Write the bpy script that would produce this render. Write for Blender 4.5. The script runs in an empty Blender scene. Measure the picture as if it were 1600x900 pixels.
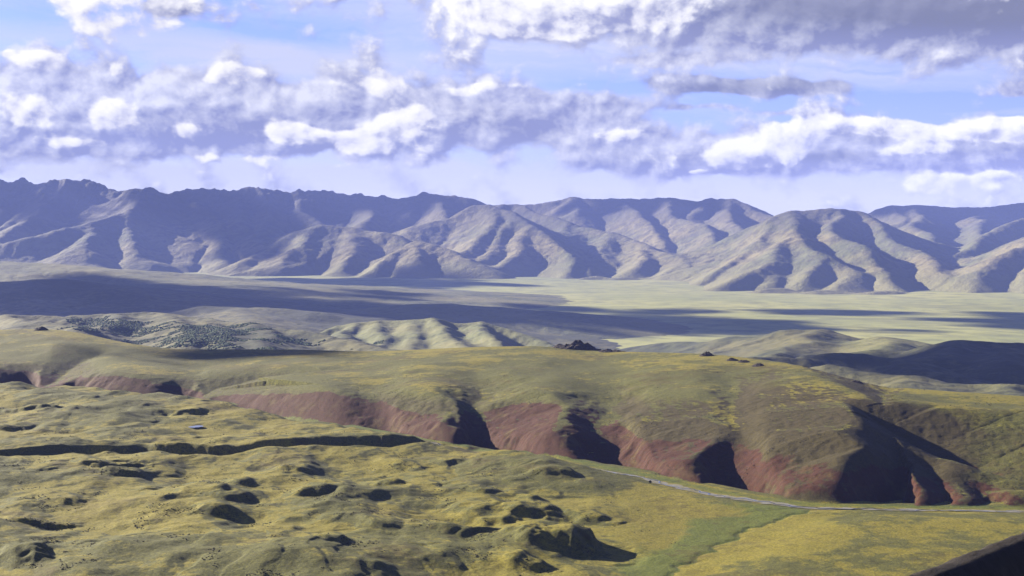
import bpy, math, time
import numpy as np

T0 = time.time()
scene = bpy.context.scene
COL = scene.collection

# ------------------------------------------------------------------ camera
# metres; the valley plain lies near z = 0 and the viewpoint 700 m above it
F, EYE, HY = 2198.0, 700.0, 363.0
cam_data = bpy.data.cameras.new('camera')
cam = bpy.data.objects.new('camera', cam_data)
COL.objects.link(cam)
cam.location = (0, 0, EYE)
cam.rotation_euler = (math.radians(90), 0, 0)
cam_data.sensor_width = 36
cam_data.lens = 36 * F / 1600
cam_data.shift_y = -87 / 1600
cam_data.clip_start = 1.0
cam_data.clip_end = 300000
scene.camera = cam

# ------------------------------------------------------------------ light
SUN_EL, SUN_AZ = math.radians(20), math.radians(33)      # low, from the left and a little beyond
SUN = np.array([-math.cos(SUN_EL) * math.cos(SUN_AZ), math.cos(SUN_EL) * math.sin(SUN_AZ), math.sin(SUN_EL)])
sun_data = bpy.data.lights.new('sun', 'SUN')
sun_data.energy = 5.0
sun_data.angle = math.radians(0.53)
sun_data.color = (1.0, 0.90, 0.74)
sun = bpy.data.objects.new('sun', sun_data)
COL.objects.link(sun)
from mathutils import Vector
sun.rotation_euler = Vector(tuple(SUN)).to_track_quat('Z', 'Y').to_euler()

scene.view_settings.view_transform = 'Standard'
scene.view_settings.look = 'None'
scene.view_settings.gamma = 1
scene.view_settings.use_curve_mapping = False
scene.view_settings.exposure = 2.15
scene.cycles.use_denoising = True
scene.cycles.max_bounces = 5
scene.cycles.diffuse_bounces = 2
scene.cycles.volume_bounces = 1
scene.cycles.sample_clamp_indirect = 4


# ------------------------------------------------------------------ node helper
class N:
    """a float or vector socket with arithmetic"""
    def __init__(self, tree, sock): self.t, self.s = tree, sock
    def _m(self, op, *a):
        n = self.t.nodes.new('ShaderNodeMath'); n.operation = op
        for i, v in enumerate((self,) + a):
            if isinstance(v, N): self.t.links.new(v.s, n.inputs[i])
            else: n.inputs[i].default_value = v
        return N(self.t, n.outputs[0])
    def __add__(s, o): return s._m('ADD', o)
    __radd__ = __add__
    def __sub__(s, o): return s._m('SUBTRACT', o)
    def __rsub__(s, o): return (s * -1.0) + o
    def __mul__(s, o): return s._m('MULTIPLY', o)
    __rmul__ = __mul__
    def __truediv__(s, o): return s._m('DIVIDE', o)
    def exp(s): return s._m('EXPONENT')
    def maxi(s, o): return s._m('MAXIMUM', o)
    def mini(s, o): return s._m('MINIMUM', o)
    def sm(s, a, b):
        n = s.t.nodes.new('ShaderNodeMapRange'); n.interpolation_type = 'SMOOTHSTEP'
        s.t.links.new(s.s, n.inputs[0]); n.inputs[1].default_value = a; n.inputs[2].default_value = b
        return N(s.t, n.outputs[0])

def comb(t, x, y, z=0.0):
    n = t.nodes.new('ShaderNodeCombineXYZ')
    for i, v in enumerate((x, y, z)):
        if isinstance(v, N): t.links.new(v.s, n.inputs[i])
        else: n.inputs[i].default_value = v
    return N(t, n.outputs[0])

def noise(t, vec, scale, detail=4, rough=0.55, dist=0.0, dims='3D'):
    n = t.nodes.new('ShaderNodeTexNoise'); n.noise_dimensions = dims
    t.links.new(vec.s, n.inputs['Vector'])
    n.inputs['Scale'].default_value = scale; n.inputs['Detail'].default_value = detail
    n.inputs['Roughness'].default_value = rough; n.inputs['Distortion'].default_value = dist
    return N(t, n.outputs[0])

def voro(t, vec, scale, detail=3, rough=0.5, smooth=0.6):
    n = t.nodes.new('ShaderNodeTexVoronoi'); n.voronoi_dimensions = '2D'; n.feature = 'SMOOTH_F1'; n.normalize = True
    t.links.new(vec.s, n.inputs['Vector'])
    n.inputs['Scale'].default_value = scale; n.inputs['Detail'].default_value = detail
    n.inputs['Roughness'].default_value = rough; n.inputs['Smoothness'].default_value = smooth
    return N(t, n.outputs['Distance'])

def mixc(t, fac, a, b):
    n = t.nodes.new('ShaderNodeMix'); n.data_type = 'RGBA'
    for sock, v in ((n.inputs[0], fac), (n.inputs[6], a), (n.inputs[7], b)):
        if isinstance(v, N): t.links.new(v.s, sock)
        elif isinstance(v, tuple): sock.default_value = v + (1,) if len(v) == 3 else v
        else: sock.default_value = v
    return N(t, n.outputs[2])

def scalec(t, c, k):
    n = t.nodes.new('ShaderNodeMix'); n.data_type = 'RGBA'; n.blend_type = 'MULTIPLY'
    n.inputs[0].default_value = 1
    t.links.new(c.s, n.inputs[6])
    if isinstance(k, N): t.links.new(k.s, n.inputs[7])
    else: n.inputs[7].default_value = k + (1,)
    return N(t, n.outputs[2])

# ------------------------------------------------------------------ sky
world = bpy.data.worlds.new('World')
scene.world = world
world.use_nodes = True
world.cycles.sampling_method = 'NONE'
wt = world.node_tree
wt.nodes.clear()
SKY_STRENGTH = 0.05
def build_world():
    t = wt
    sky = t.nodes.new('ShaderNodeTexSky'); sky.sky_type = 'NISHITA'
    sky.sun_disc = False; sky.sun_elevation = SUN_EL
    sky.sun_rotation = math.atan2(SUN[0], SUN[1])
    sky.altitude = 1500; sky.air_density = 1.0; sky.dust_density = 0.6; sky.ozone_density = 2.0
    tc = t.nodes.new('ShaderNodeTexCoord')
    d = N(t, tc.outputs['Generated'])
    sep = t.nodes.new('ShaderNodeSeparateXYZ'); t.links.new(d.s, sep.inputs[0])
    x, y, z = (N(t, sep.outputs[i]) for i in range(3))
    u = x._m('ARCTAN2', y); v = z._m('ARCSINE')
    P = 1 / F                                            # one photograph pixel as an angle
    def uv(px, py): return math.atan((px - 800) * P), math.atan((HY - py) * P)
    warp = noise(t, comb(t, u * 9.0, v * 14.0), 1.0, 5, 0.6, 0, '2D') - 0.5
    warp2 = noise(t, comb(t, u * 9.0 + 7.3, v * 14.0 + 3.1), 1.0, 5, 0.6, 0, '2D') - 0.5
    LX, LY = -0.62, 0.78                                  # light comes from the upper left
    def vm(op, a, b, c=None):
        n = t.nodes.new('ShaderNodeVectorMath'); n.operation = op
        for i, q in enumerate((a, b, c)):
            if q is None: continue
            if isinstance(q, N): t.links.new(q.s, n.inputs[i])
            else: n.inputs[i].default_value = q
        return N(t, n.outputs['Value' if op == 'DOT_PRODUCT' else 'Vector'])
    def blobs(UV, items, relief=False):
        tot = rel = None
        for (px, py, rx, ry, w) in items:
            u0, v0 = uv(px, py); ax, ay = F / rx, F / ry
            q = vm('MULTIPLY_ADD', UV, (ax, ay, 0), (-u0 * ax, -v0 * ay, 0))
            n = t.nodes.new('ShaderNodeMath'); n.operation = 'POWER'; n.inputs[0].default_value = math.exp(-1)
            t.links.new(vm('DOT_PRODUCT', q, q).s, n.inputs[1])
            g = N(t, n.outputs[0])
            tot = g * w if tot is None else g._m('MULTIPLY_ADD', w, tot)
            if relief:
                k = vm('DOT_PRODUCT', q, (LX * w, LY * w, 0))
                rel = g * k if rel is None else g._m('MULTIPLY_ADD', k, rel)
        return (tot, rel) if relief else tot
    base = N(t, sky.outputs[0])
    base = scalec(t, base, (0.52, 0.485, 0.83))
    K = 1.0 / SKY_STRENGTH
    def col(r, g, b, m=1.0):
        e = 2.0 ** -scene.view_settings.exposure * K * m
        return tuple(((c / 255) ** 2.2) * e for c in (r, g, b))
    UV0 = comb(t, u, v)
    # thin high sheet: streaks drawn out along the horizon
    st = noise(t, comb(t, u * 3.0 + warp * 0.5, v * 30.0 + warp2 * 0.8 + u * 2.0), 1.0, 6, 0.6, 0.2, '2D')
    sheet = st.sm(0.34, 0.68) * 0.72
    low = v.sm(0.07, 0.012)                               # thicker towards the horizon
    gen = noise(t, d, 3.2, 5, 0.55) - 0.5
    far = (v - 0.16).sm(0.0, 0.12)
    def background(c):
        c = mixc(t, v.sm(-0.002, -0.05), c, col(150, 150, 160))    # below the horizon only dull haze
        bg = t.nodes.new('ShaderNodeBackground'); bg.inputs['Strength'].default_value = SKY_STRENGTH
        t.links.new(c.s, bg.inputs['Color'])
        return bg.outputs[0]
    # the sky all round: the same streaks and broken cloud
    g0 = mixc(t, (sheet * v.sm(.5, .15) + low * 0.78).mini(.93), base, col(216, 220, 246))
    g0 = mixc(t, (gen * 2.2 - 0.30).sm(-0.06, 0.4) * .9, g0, mixc(t, gen.sm(0.0, .3), col(236, 238, 252), col(166, 172, 214)))
    plain_bg = background(g0)
    # the sky towards the mountains
    sheet = (sheet + low * 0.78 + blobs(UV0, [(1100, 85, 620, 36, .55), (560, 95, 260, 22, .4), (800, 290, 700, 40, .3)])
             - blobs(UV0, [(1420, 170, 200, 16, 1.0), (440, 45, 200, 22, .6), (20, 45, 110, 20, .6), (1010, 135, 180, 8, .5), (420, 128, 100, 8, .4)])).maxi(0).mini(.93)
    c = mixc(t, sheet, base, mixc(t, low, col(214, 219, 246), col(236, 236, 245)))
    U = u + warp * 0.02; V = v + warp2 * 0.012
    UV = comb(t, U, V); UVS = comb(t, U + LX * .0075, V + LY * .0065)
    bands = [(60, 175, 190, 52, .95), (330, 180, 170, 46, .9), (250, 215, 240, 30, .5), (600, 185, 150, 46, .9), (760, 175, 110, 34, .75),
             (880, 170, 140, 22, .55), (1000, 250, 140, 22, .5), (940, 215, 120, 20, .5), (1180, 138, 120, 11, .95), (1050, 130, 40, 8, .4), (1400, 232, 200, 30, .95), (1560, 250, 110, 26, .8),
             (1230, 245, 90, 22, .8), (1150, 262, 60, 14, .6), (262, 18, 34, 18, .6), (1120, 8, 330, 30, .75), (1420, 20, 260, 46, 1.5), (1600, 30, 160, 48, 1.2),
             (860, 15, 150, 34, .9), (1250, 60, 260, 20, .5), (1060, 95, 120, 10, .35), (1600, 150, 40, 12, .5), (1090, 172, 60, 6, .3), (1240, 178, 60, 5, .3)]
    def field(items, nk, bk, sc, relk):
        def tex(q):
            s_ = vm('MULTIPLY', q, (1.0, 1.25, 0))
            return (noise(t, s_, sc, 7, 0.56, 0.0, '2D') - 0.5) * nk + (0.42 - voro(t, s_, sc * 1.7, 4, 0.5, .35)) * bk
        a, r = blobs(UV, items, True)
        t0 = tex(UV)
        return a + t0, (t0 - tex(UVS)) * 1.4 + r * relk
    D1, r1 = field([(a, b, c_, d_, w * 1.2) for a, b, c_, d_, w in bands], 1.1, 0.85, 22.0, .34)
    D1 = D1 - 0.14
    lit1 = (r1 * 1.5 + 0.40).maxi(0).mini(1)
    dark = blobs(UV0, [(1480, 10, 280, 46, 1.25), (1600, 30, 160, 50, .6), (1180, 138, 150, 14, .75), (262, 18, 40, 22, .6), (1390, 215, 60, 16, .5), (1300, 247, 70, 10, .6), (1540, 235, 70, 14, .4), (1200, 20, 200, 40, .35), (1040, 245, 80, 14, .35)]).mini(1)
    c1 = mixc(t, lit1, col(142, 147, 192), col(240, 241, 252))
    lit1 = (lit1 - .45) * (1.0 - dark * .65) + .42
    c1 = mixc(t, dark, c1, mixc(t, lit1.maxi(0).mini(1), col(98, 101, 128), col(168, 170, 192)))
    c = mixc(t, D1.sm(-0.05, 0.26) * 0.95, c, c1)
    heads = [(190, 14, 70, 42, 1.9), (150, 0, 60, 26, 1.1), (60, 112, 42, 12, .85), (8, 98, 12, 7, .6), (168, 185, 32, 26, .95), (50, 180, 36, 24, .7), (178, 118, 14, 12, .7),
             (370, 122, 36, 14, .95), (335, 130, 20, 6, .5), (595, 130, 34, 18, 1.0), (720, 141, 22, 7, .7), (445, 206, 30, 16, .85), (490, 212, 30, 14, .6), (560, 222, 44, 20, .95), (620, 195, 50, 34, .8), (650, 175, 34, 20, .5),
             (290, 215, 40, 18, .6), (130, 228, 50, 10, .5), (370, 250, 100, 9, .5), (980, 212, 46, 9, .6), (810, 18, 120, 28, 1.4), (970, 5, 110, 28, 1.1), (720, 2, 50, 14, .8), (900, 45, 120, 16, .5),
             (1150, 247, 36, 22, 1.2), (1185, 250, 30, 14, .8), (1240, 215, 48, 22, 1.15), (1225, 235, 36, 16, .9), (1300, 197, 24, 12, 1.0), (1360, 198, 50, 12, 1.0), (1420, 205, 50, 16, .8), (1430, 238, 60, 10, .6),
             (1545, 213, 70, 15, 1.2), (1600, 208, 60, 14, 1.0), (1480, 292, 70, 16, .7), (1560, 283, 26, 8, .9), (1096, 272, 16, 4, .8), (520, 262, 90, 7, .4), (840, 130, 180, 6, .3)]
    D2, r2 = field(heads, 1.1, 1.05, 22.0, .45)
    D2 = D2 - 0.34
    lit2 = (r2 + 0.72).maxi(0).mini(1)
    c2 = mixc(t, lit2, col(170, 174, 216), col(255, 253, 248, 1.12))
    c = mixc(t, D2.sm(0.0, 0.30) * (lit2.sm(.15, .75) * .8 + .2), c, c2)
    view_bg = background(c)
    ms = t.nodes.new('ShaderNodeMixShader')
    ahead = u._m('ABSOLUTE').sm(0.75, 0.55) * v.sm(0.26, 0.19) * v.sm(-0.06, -0.03)
    t.links.new(ahead.s, ms.inputs[0]); t.links.new(plain_bg, ms.inputs[1]); t.links.new(view_bg, ms.inputs[2])
    out = t.nodes.new('ShaderNodeOutputWorld'); t.links.new(ms.outputs[0], out.inputs['Surface'])
build_world()

# ------------------------------------------------------------------ numpy toolkit
def _hash(ix, iy, seed):
    h = (ix.astype(np.int64) * 374761393 + iy.astype(np.int64) * 668265263 + seed * 1442695041) & 0xffffffff
    h = ((h ^ (h >> 13)) * 1274126177) & 0xffffffff
    return (h ^ (h >> 16)) & 255
_ang = np.arange(256) * (2 * np.pi / 256)
_gx, _gy = np.cos(_ang).astype(np.float32), np.sin(_ang).astype(np.float32)
def pn(x, y, seed=0):
    x0 = np.floor(x); y0 = np.floor(y)
    fx = (x - x0).astype(np.float32); fy = (y - y0).astype(np.float32)
    ix = x0.astype(np.int64); iy = y0.astype(np.int64)
    def g(dx, dy):
        h = _hash(ix + dx, iy + dy, seed)
        return _gx[h] * (fx - dx) + _gy[h] * (fy - dy)
    sx = fx * fx * fx * (fx * (fx * 6 - 15) + 10); sy = fy * fy * fy * (fy * (fy * 6 - 15) + 10)
    a = g(0, 0); b = g(1, 0); c = g(0, 1); d = g(1, 1)
    a = a + sx * (b - a); c = c + sx * (d - c)
    return (a + sy * (c - a)) * 1.5
def fbm(x, y, size, octaves=4, seed=0, gain=0.5):
    tot = 0; amp = 1.0; k = 1.0 / size
    for o in range(octaves):
        tot = tot + amp * pn(x * k + 13.7 * o, y * k - 7.1 * o, seed + o)
        amp *= gain; k *= 2.03
    return tot
def ss(x, a, b):
    t = np.clip((x - a) / (b - a), 0, 1)
    return t * t * (3 - 2 * t)
def smin(a, b, k):
    h = np.clip(0.5 + 0.5 * (b - a) / k, 0, 1)
    return b + (a - b) * h - k * h * (1 - h)
def smax(a, b, k): return -smin(-a, -b, k)
def at(px, py, d): return ((px - 800) / F * d, d, EYE - (py - HY) / F * d)
def seg(X, Y, pts):
    """distance to a polyline, value interpolated along it (third coordinate), arc length, side"""
    best = np.full(X.shape, 1e12); val = np.zeros(X.shape); arc = np.zeros(X.shape); side = np.ones(X.shape); s0 = 0.0
    for a, b in zip(pts[:-1], pts[1:]):
        dx, dy = b[0] - a[0], b[1] - a[1]; L = math.hypot(dx, dy) + 1e-9
        t = np.clip(((X - a[0]) * dx + (Y - a[1]) * dy) / (L * L), 0, 1)
        ex = X - (a[0] + t * dx); ey = Y - (a[1] + t * dy)
        d2 = ex * ex + ey * ey
        m = d2 < best
        best[m] = d2[m]; val[m] = (a[2] + (b[2] - a[2]) * t)[m]; arc[m] = (s0 + t * L)[m]
        side[m] = ((dx * ey - dy * ex) / (L * np.sqrt(d2) + 1e-6))[m]      # +1 left of the line, -1 right of it
        s0 += L
    return np.sqrt(best), val, arc, side
def erode(Z, cell, iters, kdt, m=0.45, diff=0.0):
    """stream-power erosion: water runs to the steepest neighbour and cuts valleys"""
    ny, nx = Z.shape; n = ny * nx
    idx = np.arange(n).reshape(ny, nx)
    offs = [(-1, -1), (-1, 0), (-1, 1), (0, -1), (0, 1), (1, -1), (1, 0), (1, 1)]
    for it in range(iters):
        Zp = np.pad(Z, 1, mode='edge'); Ip = np.pad(idx, 1, mode='edge')
        bs = np.zeros(Z.shape); rec = idx.copy(); dist = np.ones(Z.shape)
        for dy, dx in offs:
            dd = cell * math.hypot(dx, dy)
            s = (Z - Zp[1 + dy:1 + dy + ny, 1 + dx:1 + dx + nx]) / dd
            k = s > bs
            bs[k] = s[k]; rec[k] = Ip[1 + dy:1 + dy + ny, 1 + dx:1 + dx + nx][k]; dist[k] = dd
        z = Z.ravel(); order = np.argsort(z).tolist(); r = rec.ravel().tolist()
        A = [cell * cell] * n
        for i in reversed(order):
            j = r[i]
            if j != i: A[j] += A[i]
        f = (kdt * np.minimum(np.array(A), 4e6) ** m / dist.ravel()).tolist()
        zl = z.tolist()
        for i in order:
            j = r[i]
            if j != i:
                fi = f[i]; zl[i] = (zl[i] + fi * zl[j]) / (1 + fi)
        Z = np.array(zl).reshape(ny, nx)
        if diff:
            Zp = np.pad(Z, 1, mode='edge')
            Z = Z + diff * (Zp[:-2, 1:-1] + Zp[2:, 1:-1] + Zp[1:-1, :-2] + Zp[1:-1, 2:] - 4 * Z)
    return Z
def bicubic(Z, fx, fy):
    ny, nx = Z.shape
    ix = np.clip(np.floor(fx).astype(int), 1, nx - 3); iy = np.clip(np.floor(fy).astype(int), 1, ny - 3)
    tx = np.clip(fx - ix, 0, 1); ty = np.clip(fy - iy, 0, 1)
    def w(t): return (-.5*t + t*t - .5*t**3, 1 - 2.5*t*t + 1.5*t**3, .5*t + 2*t*t - 1.5*t**3, -.5*t*t + .5*t**3)
    wx_, wy_ = w(tx), w(ty); out = 0
    for j in range(4):
        row = 0
        for i in range(4): row = row + wx_[i] * Z[iy - 1 + j, ix - 1 + i]
        out = out + wy_[j] * row
    return out

def mesh_obj(name, V, faces, mat, label, cat=None, kind=None, group=None, attrs=None, smooth=True):
    me = bpy.data.meshes.new(name)
    k = faces.shape[1]
    me.vertices.add(len(V)); me.vertices.foreach_set('co', np.ascontiguousarray(V, dtype=np.float32).ravel())
    me.loops.add(faces.size); me.loops.foreach_set('vertex_index', np.ascontiguousarray(faces, dtype=np.int32).ravel())
    me.polygons.add(len(faces))
    me.polygons.foreach_set('loop_start', np.arange(0, faces.size, k, dtype=np.int32))
    me.polygons.foreach_set('loop_total', np.full(len(faces), k, dtype=np.int32))
    me.polygons.foreach_set('use_smooth', np.full(len(faces), smooth, dtype=bool))
    for an, av in (attrs or {}).items():
        at_ = me.attributes.new(an, 'FLOAT', 'POINT'); at_.data.foreach_set('value', np.ascontiguousarray(av, dtype=np.float32).ravel())
    me.update(calc_edges=True)
    me.materials.append(mat)
    o = bpy.data.objects.new(name, me); COL.objects.link(o)
    if label: o['label'] = label
    if cat: o['category'] = cat
    if kind: o['kind'] = kind
    if group: o['group'] = group
    return o

def grid_objs(X, Y, Z, mat, defs, owner=None, attrs=None, keep=None):
    """cut one height field into its named pieces: owner gives each vertex the index of its piece"""
    ny, nx = Z.shape
    V = np.stack([X, Y, Z], -1).reshape(-1, 3)
    i = np.arange(ny * nx).reshape(ny, nx)
    Q = np.stack([i[:-1, :-1], i[:-1, 1:], i[1:, 1:], i[1:, :-1]], -1).reshape(-1, 4)
    if keep is not None:
        Q = Q[keep.ravel()[Q].any(1)]
    ow = np.zeros(len(Q), int) if owner is None else owner.ravel()[Q[:, 0]]
    res = []
    for k, (name, label, cat) in enumerate(defs):
        q = Q[ow == k]
        if not len(q): continue
        used = np.unique(q); re = np.zeros(len(V), np.int64); re[used] = np.arange(len(used))
        res.append(mesh_obj(name, V[used], re[q], mat, label, cat, 'structure',
                            attrs={n: a.ravel()[used] for n, a in (attrs or {}).items()}))
    return res

# ------------------------------------------------------------------ materials
def new_mat(name, rough=0.9):
    m = bpy.data.materials.new(name); m.use_nodes = True
    t = m.node_tree
    b = t.nodes['Principled BSDF']
    b.inputs['Roughness'].default_value = rough
    b.inputs['Specular IOR Level'].default_value = 0.15
    tc = t.nodes.new('ShaderNodeTexCoord')
    return m, t, b, N(t, tc.outputs['Object'])
ALBEDO = 0.56
def setc(t, b, c, tint=(1, 1, 1)): t.links.new(scalec(t, c, tuple(ALBEDO * k for k in tint)).s, b.inputs['Base Color'])
def attr(t, name):
    n = t.nodes.new('ShaderNodeAttribute'); n.attribute_name = name
    return N(t, n.outputs['Fac'])
def bump(t, b, h, dist, strength=1.0):
    n = t.nodes.new('ShaderNodeBump'); n.inputs['Distance'].default_value = dist; n.inputs['Strength'].default_value = strength
    t.links.new(h.s, n.inputs['Height']); t.links.new(n.outputs[0], b.inputs['Normal'])
def slope_z(t):
    g = t.nodes.new('ShaderNodeNewGeometry'); s = t.nodes.new('ShaderNodeSeparateXYZ')
    t.links.new(g.outputs['True Normal'], s.inputs[0]); return N(t, s.outputs[2])

def tundra_mat():
    m, t, b, p = new_mat('tundra')
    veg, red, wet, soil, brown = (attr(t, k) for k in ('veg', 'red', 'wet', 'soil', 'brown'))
    n1 = noise(t, p, 1 / 90, 8, 0.62); n2 = noise(t, p, 1 / 14, 6, 0.65); n3 = noise(t, p, 1 / 2.4, 5, 0.75)
    och = mixc(t, n3.sm(.34, .66), (.185, .145, .031), (.41, .345, .085))
    och = mixc(t, (n2 * .6 + n1 * .4).sm(.44, .60) * .55, och, (.25, .225, .066))
    gre = mixc(t, n3.sm(.32, .70), (.072, .076, .030), (.225, .208, .076))
    c = mixc(t, (veg + (n1 - .5) * 1.7 + (n2 - .5) * 1.1).sm(.36, .66), och, gre)
    c = mixc(t, (wet + (n2 - .5) * .7 + (n1 - .5) * .9).sm(.3, .95) * .8, c, mixc(t, n3.sm(.35, .65), (.085, .125, .032), (.175, .215, .06)))
    shr = (n2 * .55 + n3 * .45 + (n1 - .5) * .5).sm(.58, .68)           # dwarf shrub specks
    c = mixc(t, shr * .7, c, (.065, .052, .022))
    hea = (noise(t, p, 1 / 130, 5, .6) * .6 + n2 * .4).sm(.52, .63)          # brown heath patches
    c = mixc(t, hea * (1.0 - red) * .5, c, (.125, .082, .026))
    rr = mixc(t, n3.sm(.3, .7), (.052, .014, .009), (.104, .029, .017))
    rr = mixc(t, noise(t, p, 1 / 30, 5, .6).sm(.5, .68) * .6, rr, (.15, .10, .05))
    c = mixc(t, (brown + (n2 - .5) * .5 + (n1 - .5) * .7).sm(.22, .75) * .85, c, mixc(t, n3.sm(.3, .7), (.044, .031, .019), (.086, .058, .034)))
    sepz = t.nodes.new('ShaderNodeSeparateXYZ'); t.links.new(p.s, sepz.inputs[0])
    band = noise(t, comb(t, N(t, sepz.outputs[0]) * .004, N(t, sepz.outputs[1]) * .004, N(t, sepz.outputs[2]) * .16), 1.0, 4, .6)
    rr = mixc(t, band.sm(.50, .60) * .5, rr, (.085, .032, .021))
    rr = mixc(t, noise(t, p, 1 / 6, 4, .7).sm(.56, .66) * .55, rr, (.05, .036, .020))
    c = mixc(t, (red + (n2 - .5) * .7 + (noise(t, p, 1 / 55, 5, .6) - .5) * .9).sm(.40, .56), c, rr)
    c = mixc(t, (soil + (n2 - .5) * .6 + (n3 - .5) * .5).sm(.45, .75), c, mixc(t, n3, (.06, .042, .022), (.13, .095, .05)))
    setc(t, b, c, (.76, .79, .36))
    bump(t, b, n3 * .6 + n2 * 1.0, 1.8, .7)
    return m
def steppe_mat():
    m, t, b, p = new_mat('steppe')
    n1 = noise(t, p, 1 / 2600, 7, 0.6, .4); n2 = noise(t, p, 1 / 260, 6, 0.62)
    c = mixc(t, n1.sm(.35, .65), (.46, .455, .15), (.31, .335, .115))
    c = mixc(t, n2.sm(.44, .66) * .6, c, (.19, .205, .085))
    c = mixc(t, noise(t, p, 1 / 900, 6, .65, 1.2).sm(.52, .60) * .45, c, (.17, .185, .075))
    setc(t, b, c); bump(t, b, n2, 14, .5)
    return m
def hill_mat():
    m, t, b, p = new_mat('hill grass')
    n1 = noise(t, p, 1 / 700, 7, 0.6); n2 = noise(t, p, 1 / 60, 6, 0.65)
    c = mixc(t, n1.sm(.38, .62), (.165, .155, .062), (.085, .098, .042))
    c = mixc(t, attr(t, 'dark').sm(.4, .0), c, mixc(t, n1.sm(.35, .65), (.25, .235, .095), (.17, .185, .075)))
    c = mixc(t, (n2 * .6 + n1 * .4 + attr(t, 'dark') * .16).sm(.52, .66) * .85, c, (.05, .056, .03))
    s = slope_z(t)
    c = mixc(t, (s + (n2 - .5) * .12).sm(.90, .80) * .7, c, (.155, .12, .085))
    setc(t, b, c); bump(t, b, n2, 12, .7)
    return m
def mountain_mat():
    m, t, b, p = new_mat('mountain')
    n1 = noise(t, p, 1 / 1500, 7, 0.6); n2 = noise(t, p, 1 / 180, 7, 0.66)
    c = mixc(t, n1.sm(.38, .62), (.25, .22, .10), (.15, .16, .068))
    c = mixc(t, n2.sm(.44, .62) * .7, c, (.085, .08, .05))
    sep = t.nodes.new('ShaderNodeSeparateXYZ'); t.links.new(p.s, sep.inputs[0]); z = N(t, sep.outputs[2])
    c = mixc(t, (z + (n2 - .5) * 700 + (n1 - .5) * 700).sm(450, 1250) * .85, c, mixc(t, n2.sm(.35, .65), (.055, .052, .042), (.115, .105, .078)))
    c = mixc(t, (z + (n1 - .5) * 200).sm(330, 60) * .7, c, (.25, .24, .10))
    setc(t, b, c); bump(t, b, n2, 50, .8)
    return m
M_TUN, M_STE, M_HIL, M_MTN = tundra_mat(), steppe_mat(), hill_mat(), mountain_mat()

# ------------------------------------------------------------------ the valley plain
def plain_z(X, Y):
    return 10 * fbm(X, Y, 3000, 4, 3) * ss(Y, 3000, 9000) + 60 * ss(Y, 16000, 24000) - 120 * ss(-Y, -3000, 0)
def rows(*pieces):
    r = [pieces[0][0]]
    for a, b, s in pieces: r += list(np.linspace(a, b, max(2, int(round((b - a) / s)) + 1))[1:])
    return np.array(r)
def build_plain():
    y = rows((-40000, 0, 4000), (0, 6000, 500), (6000, 17000, 60), (17000, 30000, 400), (30000, 90000, 6000))
    xs = rows((-60000, -14000, 4000), (-14000, 14000, 110), (14000, 60000, 4000))
    X, Y = np.meshgrid(xs, y)
    grid_objs(X, Y, plain_z(X, Y), M_STE, [('plain', 'broad flat grassy valley floor between the hills and the mountains', 'plain')])
build_plain()

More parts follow.
